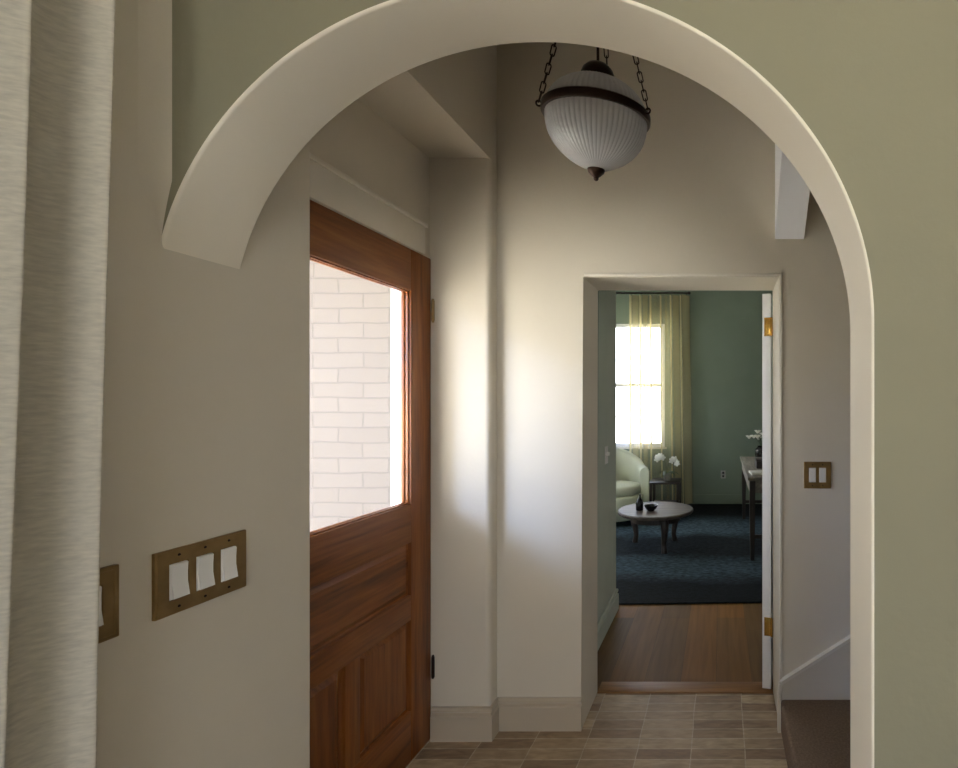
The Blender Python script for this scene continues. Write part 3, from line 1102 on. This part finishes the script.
# switch on the passage wall, outlet on the far wall
Q = thing('toggle_switch', (PX, 3.19, ZS - 0.015), 'small white light switch on the green side wall', 'light switch', PI / 2)
bm = B(); box(bm, -0.035, 0.035, -0.006, 0, -0.057, 0.057, 0.002); link('plate', bm, M['switch'], Q, 40)
bm = B(); box(bm, -0.006, 0.006, -0.022, -0.004, -0.004, 0.018, 0.002); link('toggle', bm, M['switch'], Q, 40)
Q = thing('wall_outlet', (0.045, FARY, 0.43), 'small pale outlet low on the dark green far wall', 'outlet')
bm = B(); box(bm, -0.035, 0.035, -0.006, 0, -0.057, 0.057, 0.002); link('plate', bm, M['pot'], Q, 40)
for s in (-1, 1):
    bm = B(); box(bm, -0.016, 0.016, -0.008, -0.004, s * 0.024 - 0.014, s * 0.024 + 0.014, 0.003); link('socket', bm, M['black'], Q, 40)

# ------------------------------------------------------------------ rug
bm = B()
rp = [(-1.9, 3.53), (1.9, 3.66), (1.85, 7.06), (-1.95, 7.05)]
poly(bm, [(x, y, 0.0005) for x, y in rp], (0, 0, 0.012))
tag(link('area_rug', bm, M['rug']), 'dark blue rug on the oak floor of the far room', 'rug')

# ------------------------------------------------------------------ far curtain and rod
CY = FARY - 0.13
bm = B()
n = 150
xs0, xs1 = -1.31, -0.455
grid = []
zt, zb_ = 3.0, 0.03
for j in range(25):
    z = zb_ + (zt - zb_) * j / 24
    row = []
    flare = 1 + 0.045 * (1 - j / 24)
    for i in range(n + 1):
        u = i / n
        ph = u * 2 * PI * 6
        amp = 0.072 * (0.85 + 0.15 * math.sin(7 * u + 1))
        x = xs1 - (1 - u) * (xs1 - xs0)
        x = xs1 + 0.045 * (1 - j / 24) * u - (1 - u) * (xs1 - xs0) + 0.034 * math.cos(ph)
        y = CY + amp * math.cos(ph) + 0.006 * math.sin(3 * z + 9 * u)
        row.append(bm.verts.new((x, y, z)))
    grid.append(row)
for a, b in zip(grid, grid[1:]):
    for k in range(n):
        bm.faces.new((a[k], a[k + 1], b[k + 1], b[k]))
tag(link('sheer_curtain', bm, M['sheer'], smooth=180), 'pleated cream curtain hanging over the bright far window', 'curtain')
Rr = thing('curtain_rod', (0, CY, 3.03), 'thin black curtain rod above the far window', 'curtain rod')
bm = B(); tube(bm, [(-2.7, 0, 0), (-0.45, 0, 0)], 0.014, 12); link('rod', bm, M['black'], Rr, 40)
bm = B(); ball(bm, (-0.44, 0, 0), 0.022); link('finial', bm, M['black'], Rr, 180)
bm = B(); tube(bm, [(-0.48, 0, 0), (-0.48, 0.1295, 0)], 0.008, 8); link('bracket', bm, M['black'], Rr, 40)

# ------------------------------------------------------------------ armchair
A = thing('armchair', (-1.31, 6.05, 0.0135), 'pale cream tub armchair behind the round coffee table', 'armchair', math.radians(32))
bm = B()
# tub shell: swept round the back; facing -Y locally, height falls towards the arm ends
n = 40
inn, out = [], []
for i in range(n + 1):
    t = math.radians(-35 + 250 * i / n)      # 90 deg = back
    k = max(0.0, math.cos(t - PI / 2))
    h_ = 0.66 + 0.23 * k ** 0.8
    ro, ri = 0.44, 0.33
    c_, s_ = math.cos(t), math.sin(t)
    sec = [(ro - 0.04, 0.06), (ro, 0.12), (ro, h_ - 0.05), (ro - 0.02, h_ - 0.015), ((ro + ri) / 2, h_), (ri + 0.02, h_ - 0.015), (ri, h_ - 0.05), (ri + 0.01, 0.36), (ri, 0.06)]
    inn.append([bm.verts.new((r * c_ * 0.98, r * s_, z)) for r, z in sec])
for a, b in zip(inn, inn[1:]):
    for k in range(len(a)):
        bm.faces.new((a[k], a[(k + 1) % len(a)], b[(k + 1) % len(b)], b[k]))
bm.faces.new(inn[0]); bm.faces.new(inn[-1][::-1])
bmesh.ops.bevel(bm, geom=[e for e in bm.edges if len(e.link_faces) == 2 and (e.link_faces[0].normal.angle(e.link_faces[1].normal, 0) > 1.2)], offset=0.02, segments=3, affect='EDGES')
link('back', bm, M['chair'], A, 60)
bm = B()
lathe(bm, [(0, 0.34), (0.27, 0.34), (0.315, 0.36), (0.322, 0.40), (0.31, 0.445), (0.25, 0.465), (0, 0.47)], 40, (0, -0.03, 0)); link('seat_cushion', bm, M['chair'], A, 60)
bm = B()
lathe(bm, [(0, 0.07), (0.31, 0.07), (0.335, 0.09), (0.335, 0.33), (0.31, 0.345), (0, 0.345)], 40, (0, -0.06, 0)); link('base', bm, M['chair'], A, 60)
for sx_ in (-1, 1):
    for sy_ in (-1, 1):
        bm = B(); tube(bm, [(sx_ * 0.24, sy_ * 0.24 - 0.03, 0.08), (sx_ * 0.248, sy_ * 0.248 - 0.03, 0.01), (sx_ * 0.248, sy_ * 0.248 - 0.03, 0.0)], [0.025, 0.017, 0.017], 10); link('leg', bm, M['darkwood'], A, 40)

# ------------------------------------------------------------------ round coffee table
Tt = thing('coffee_table', (-0.655, 5.0, 0.0135), 'round weathered wood coffee table on curved dark legs', 'coffee table')
bm = B()
lathe(bm, [(0, 0.338), (0.355, 0.338), (0.375, 0.344), (0.382, 0.355), (0.382, 0.368), (0.372, 0.377), (0, 0.378)], 64); link('tabletop', bm, M['oldwood'], Tt, 40)
bm = B()
lathe(bm, [(0.24, 0.34), (0.24, 0.27), (0.255, 0.27), (0.255, 0.34)], 48); link('apron', bm, M['darkwood'], Tt, 40)
for ang in (-65, 50, 150):
    a = math.radians(ang)
    bm = B()
    pr = [(0.245, 0.34, 0.032), (0.275, 0.29, 0.034), (0.285, 0.23, 0.030), (0.268, 0.15, 0.024), (0.255, 0.08, 0.020), (0.263, 0.04, 0.021), (0.268, 0.012, 0.023), (0.268, 0.0, 0.023)]
    pr = catmull(pr[:-1], 3) + [pr[-1]]
    tube(bm, [(r * math.cos(a), r * math.sin(a), z) for r, z, w_ in pr], [w_ * 1.25 for r, z, w_ in pr], 12)
    link('leg', bm, M['darkwood'], Tt, 60)
ZT = 0.0135 + 0.378
V = thing('bottle_vase', (-0.655 - 0.155, 4.93, ZT), 'slim black bottle vase standing on the coffee table', 'vase')
bm = B(); lathe(bm, [(0, 0), (0.033, 0), (0.037, 0.01), (0.038, 0.07), (0.03, 0.10), (0.013, 0.125), (0.012, 0.155), (0.017, 0.16), (0.013, 0.158), (0.009, 0.13), (0, 0.12)], 28); link('bottle', bm, M['black'], V, 40)
V = thing('bowl', (-0.655 - 0.035, 4.90, ZT), 'small glossy black bowl on the coffee table', 'bowl')
bm = B(); lathe(bm, [(0, 0), (0.03, 0), (0.032, 0.006), (0.05, 0.02), (0.066, 0.05), (0.068, 0.058), (0.063, 0.057), (0.045, 0.025), (0, 0.014)], 36); link('bowl_body', bm, M['black'], V, 40)

# ------------------------------------------------------------------ side table with orchid
ST_ = thing('side_table', (-0.72, 6.5, 0.0135), 'small dark side table in front of the curtain', 'side table')
bm = B(); box(bm, -0.20, 0.20, -0.20, 0.20, 0.405, 0.43, 0.004); link('tabletop', bm, M['darkwood'], ST_, 40)
for sx_ in (-1, 1):
    for sy_ in (-1, 1):
        bm = B(); box(bm, sx_ * 0.175 - 0.016, sx_ * 0.175 + 0.016, sy_ * 0.175 - 0.016, sy_ * 0.175 + 0.016, 0, 0.405, 0.003); link('leg', bm, M['darkwood'], ST_, 40)
bm = B(); box(bm, -0.17, 0.17, -0.17, 0.17, 0.12, 0.135, 0.003); link('shelf', bm, M['darkwood'], ST_, 40)
O = thing('potted_orchid', (-0.70, 6.47, 0.4425), 'white orchid in a small pale pot on the side table', 'plant')
bm = B(); lathe(bm, [(0, 0), (0.035, 0), (0.04, 0.01), (0.05, 0.08), (0.052, 0.10), (0.046, 0.10), (0.043, 0.085), (0, 0.08)], 28); link('pot', bm, M['pot'], O, 40)
bm = B()
for ang, L in ((20, 0.16), (140, 0.15), (260, 0.17), (330, 0.13)):
    a = math.radians(ang)
    prev = None
    for k in range(7):
        u = k / 6
        c = Vector((math.cos(a) * L * u, math.sin(a) * L * u, 0.09 + 0.10 * u - 0.12 * u * u))
        hw_ = 0.028 * math.sin(PI * (0.12 + 0.88 * u) ** 0.8) + 0.001
        s = Vector((-math.sin(a), math.cos(a), 0)) * hw_
        cur = (bm.verts.new(c - s + Vector((0, 0, 0.008))), bm.verts.new(c), bm.verts.new(c + s + Vector((0, 0, 0.008))))
        if prev:
            bm.faces.new((prev[0], prev[1], cur[1], cur[0])); bm.faces.new((prev[1], prev[2], cur[2], cur[1]))
        prev = cur
lv = link('leaves', bm, M['leaf'], O, 180)
lv.modifiers.new('thick', 'SOLIDIFY').thickness = 0.002
stems = []
for dx, dy, hgt in ((-0.13, -0.02, 0.30), (0.13, 0.03, 0.26)):
    pts = [(0, 0, 0.08), (dx * 0.12, dy * 0.2, 0.2), (dx * 0.4, dy * 0.5, hgt + 0.02), (dx * 0.75, dy * 0.8, hgt + 0.03), (dx, dy, hgt - 0.03)]
    pts = catmull(pts, 4)
    bm = B(); tube(bm, pts, 0.003, 6); link('stem', bm, M['leaf'], O, 180)
    stems.append(pts)
for si, pts in enumerate(stems):
    for k in (8, 11, 13, 15, 16):
        c = Vector(pts[k]) + Vector((random.uniform(-.012, .012), -0.015, random.uniform(-.02, .02)))
        bm = B()
        rot = Matrix.Rotation(random.uniform(-0.5, 0.5), 4, 'Z') @ Matrix.Rotation(random.uniform(-0.4, 0.4), 4, 'Y')
        for q in range(5):
            t = 2 * PI * q / 5 + PI / 2
            v_ = ball(bm, (0, 0, 0), 0.023, (1, 0.16, 0.72), 10, 6)
            bmesh.ops.transform(bm, matrix=Matrix.Translation(c) @ rot @ Matrix.Rotation(t, 4, 'Y') @ Matrix.Translation((0.022, 0, 0)), verts=v_)
        ball(bm, c + Vector((0, -0.006, 0)), 0.008)
        link('flower', bm, M['petal'], O, 180)

# ------------------------------------------------------------------ console table
K = thing('console_table', (0.275, 5.35, 0.0135), 'long dark console table with a weathered top at the right', 'console table')
kh = 0.775
bm = B(); box(bm, -0.02, 0.52, -0.86, 0.86, kh - 0.035, kh, 0.005); link('tabletop', bm, M['oldgrey'], K, 40)
bm = B()
box(bm, 0.0, 0.018, -0.80, 0.80, kh - 0.15, kh - 0.035, 0.002); box(bm, 0.48, 0.498, -0.80, 0.80, kh - 0.15, kh - 0.035, 0.002)
box(bm, 0.0, 0.50, -0.82, -0.802, kh - 0.15, kh - 0.035, 0.002); box(bm, 0.0, 0.50, 0.802, 0.82, kh - 0.15, kh - 0.035, 0.002)
link('apron', bm, M['oldgrey'], K, 40)
for x_ in (0.025, 0.475):
    for y_ in (-0.80, 0.80):
        bm = B()
        tube(bm, [(x_, y_, kh - 0.036), (x_, y_, 0.5), (x_, y_, 0.0)], [0.037, 0.036, 0.026], 4)
        link('leg', bm, M['darkwood'], K)
for y_ in (-0.80, 0.80):
    bm = B(); box(bm, 0.03, 0.47, y_ - 0.014, y_ + 0.014, 0.20, 0.235, 0.003)
    link('stretcher', bm, M['darkwood'], K, 40)
ZK = 0.0135 + kh
bm = B(); box(bm, -0.13, 0.13, -0.095, 0.095, 0, 0.022, 0.003)
o = link('book', bm, M['paper'], None, 40, (0.42, 4.72, ZK)); o.rotation_euler = (0, 0, 0.12)
tag(o, 'pale book lying at the near end of the console table', 'book')
V = thing('box', (0.50, 5.22, ZK), 'low dark box on the console table behind the book', 'box')
bm = B(); box(bm, -0.12, 0.14, -0.14, 0.14, 0, 0.075, 0.004); link('box_body', bm, M['darkwood'], V, 40)
bm = B(); box(bm, -0.125, 0.145, -0.145, 0.145, 0.075, 0.09, 0.004); link('lid', bm, M['darkwood'], V, 40)
V = thing('flower_vase', (0.49, 5.72, ZK), 'dark vase of white flowers at the back of the console table', 'vase')
bm = B(); lathe(bm, [(0, 0), (0.06, 0), (0.065, 0.01), (0.085, 0.08), (0.08, 0.14), (0.05, 0.17), (0.055, 0.18), (0.045, 0.175), (0, 0.15)], 32); link('vase_body', bm, M['black'], V, 40)
for k in range(12):
    a = 2.4 * k
    rr = 0.05 + 0.012 * k
    c = Vector((rr * math.cos(a), rr * math.sin(a), 0.34 - 0.011 * k + 0.03 * math.sin(3 * k)))
    bm = B()
    tube(bm, catmull([(0, 0, 0.15), (c.x * 0.4, c.y * 0.4, 0.26), tuple(c)], 3), 0.003, 6)
    link('stem', bm, M['leaf'], V, 180)
    bm = B()
    for q in range(6):
        b_ = 2 * PI * q / 6
        v_ = ball(bm, (0, 0, 0), 0.028, (1, 0.5, 0.3), 10, 6)
        bmesh.ops.transform(bm, matrix=Matrix.Translation(c) @ Matrix.Rotation(b_, 4, 'Z') @ Matrix.Rotation(-0.6, 4, 'Y') @ Matrix.Translation((0.022, 0, 0)), verts=v_)
    ball(bm, c + Vector((0, 0, 0.006)), 0.018)
    link('flower', bm, M['petal'], V, 180)
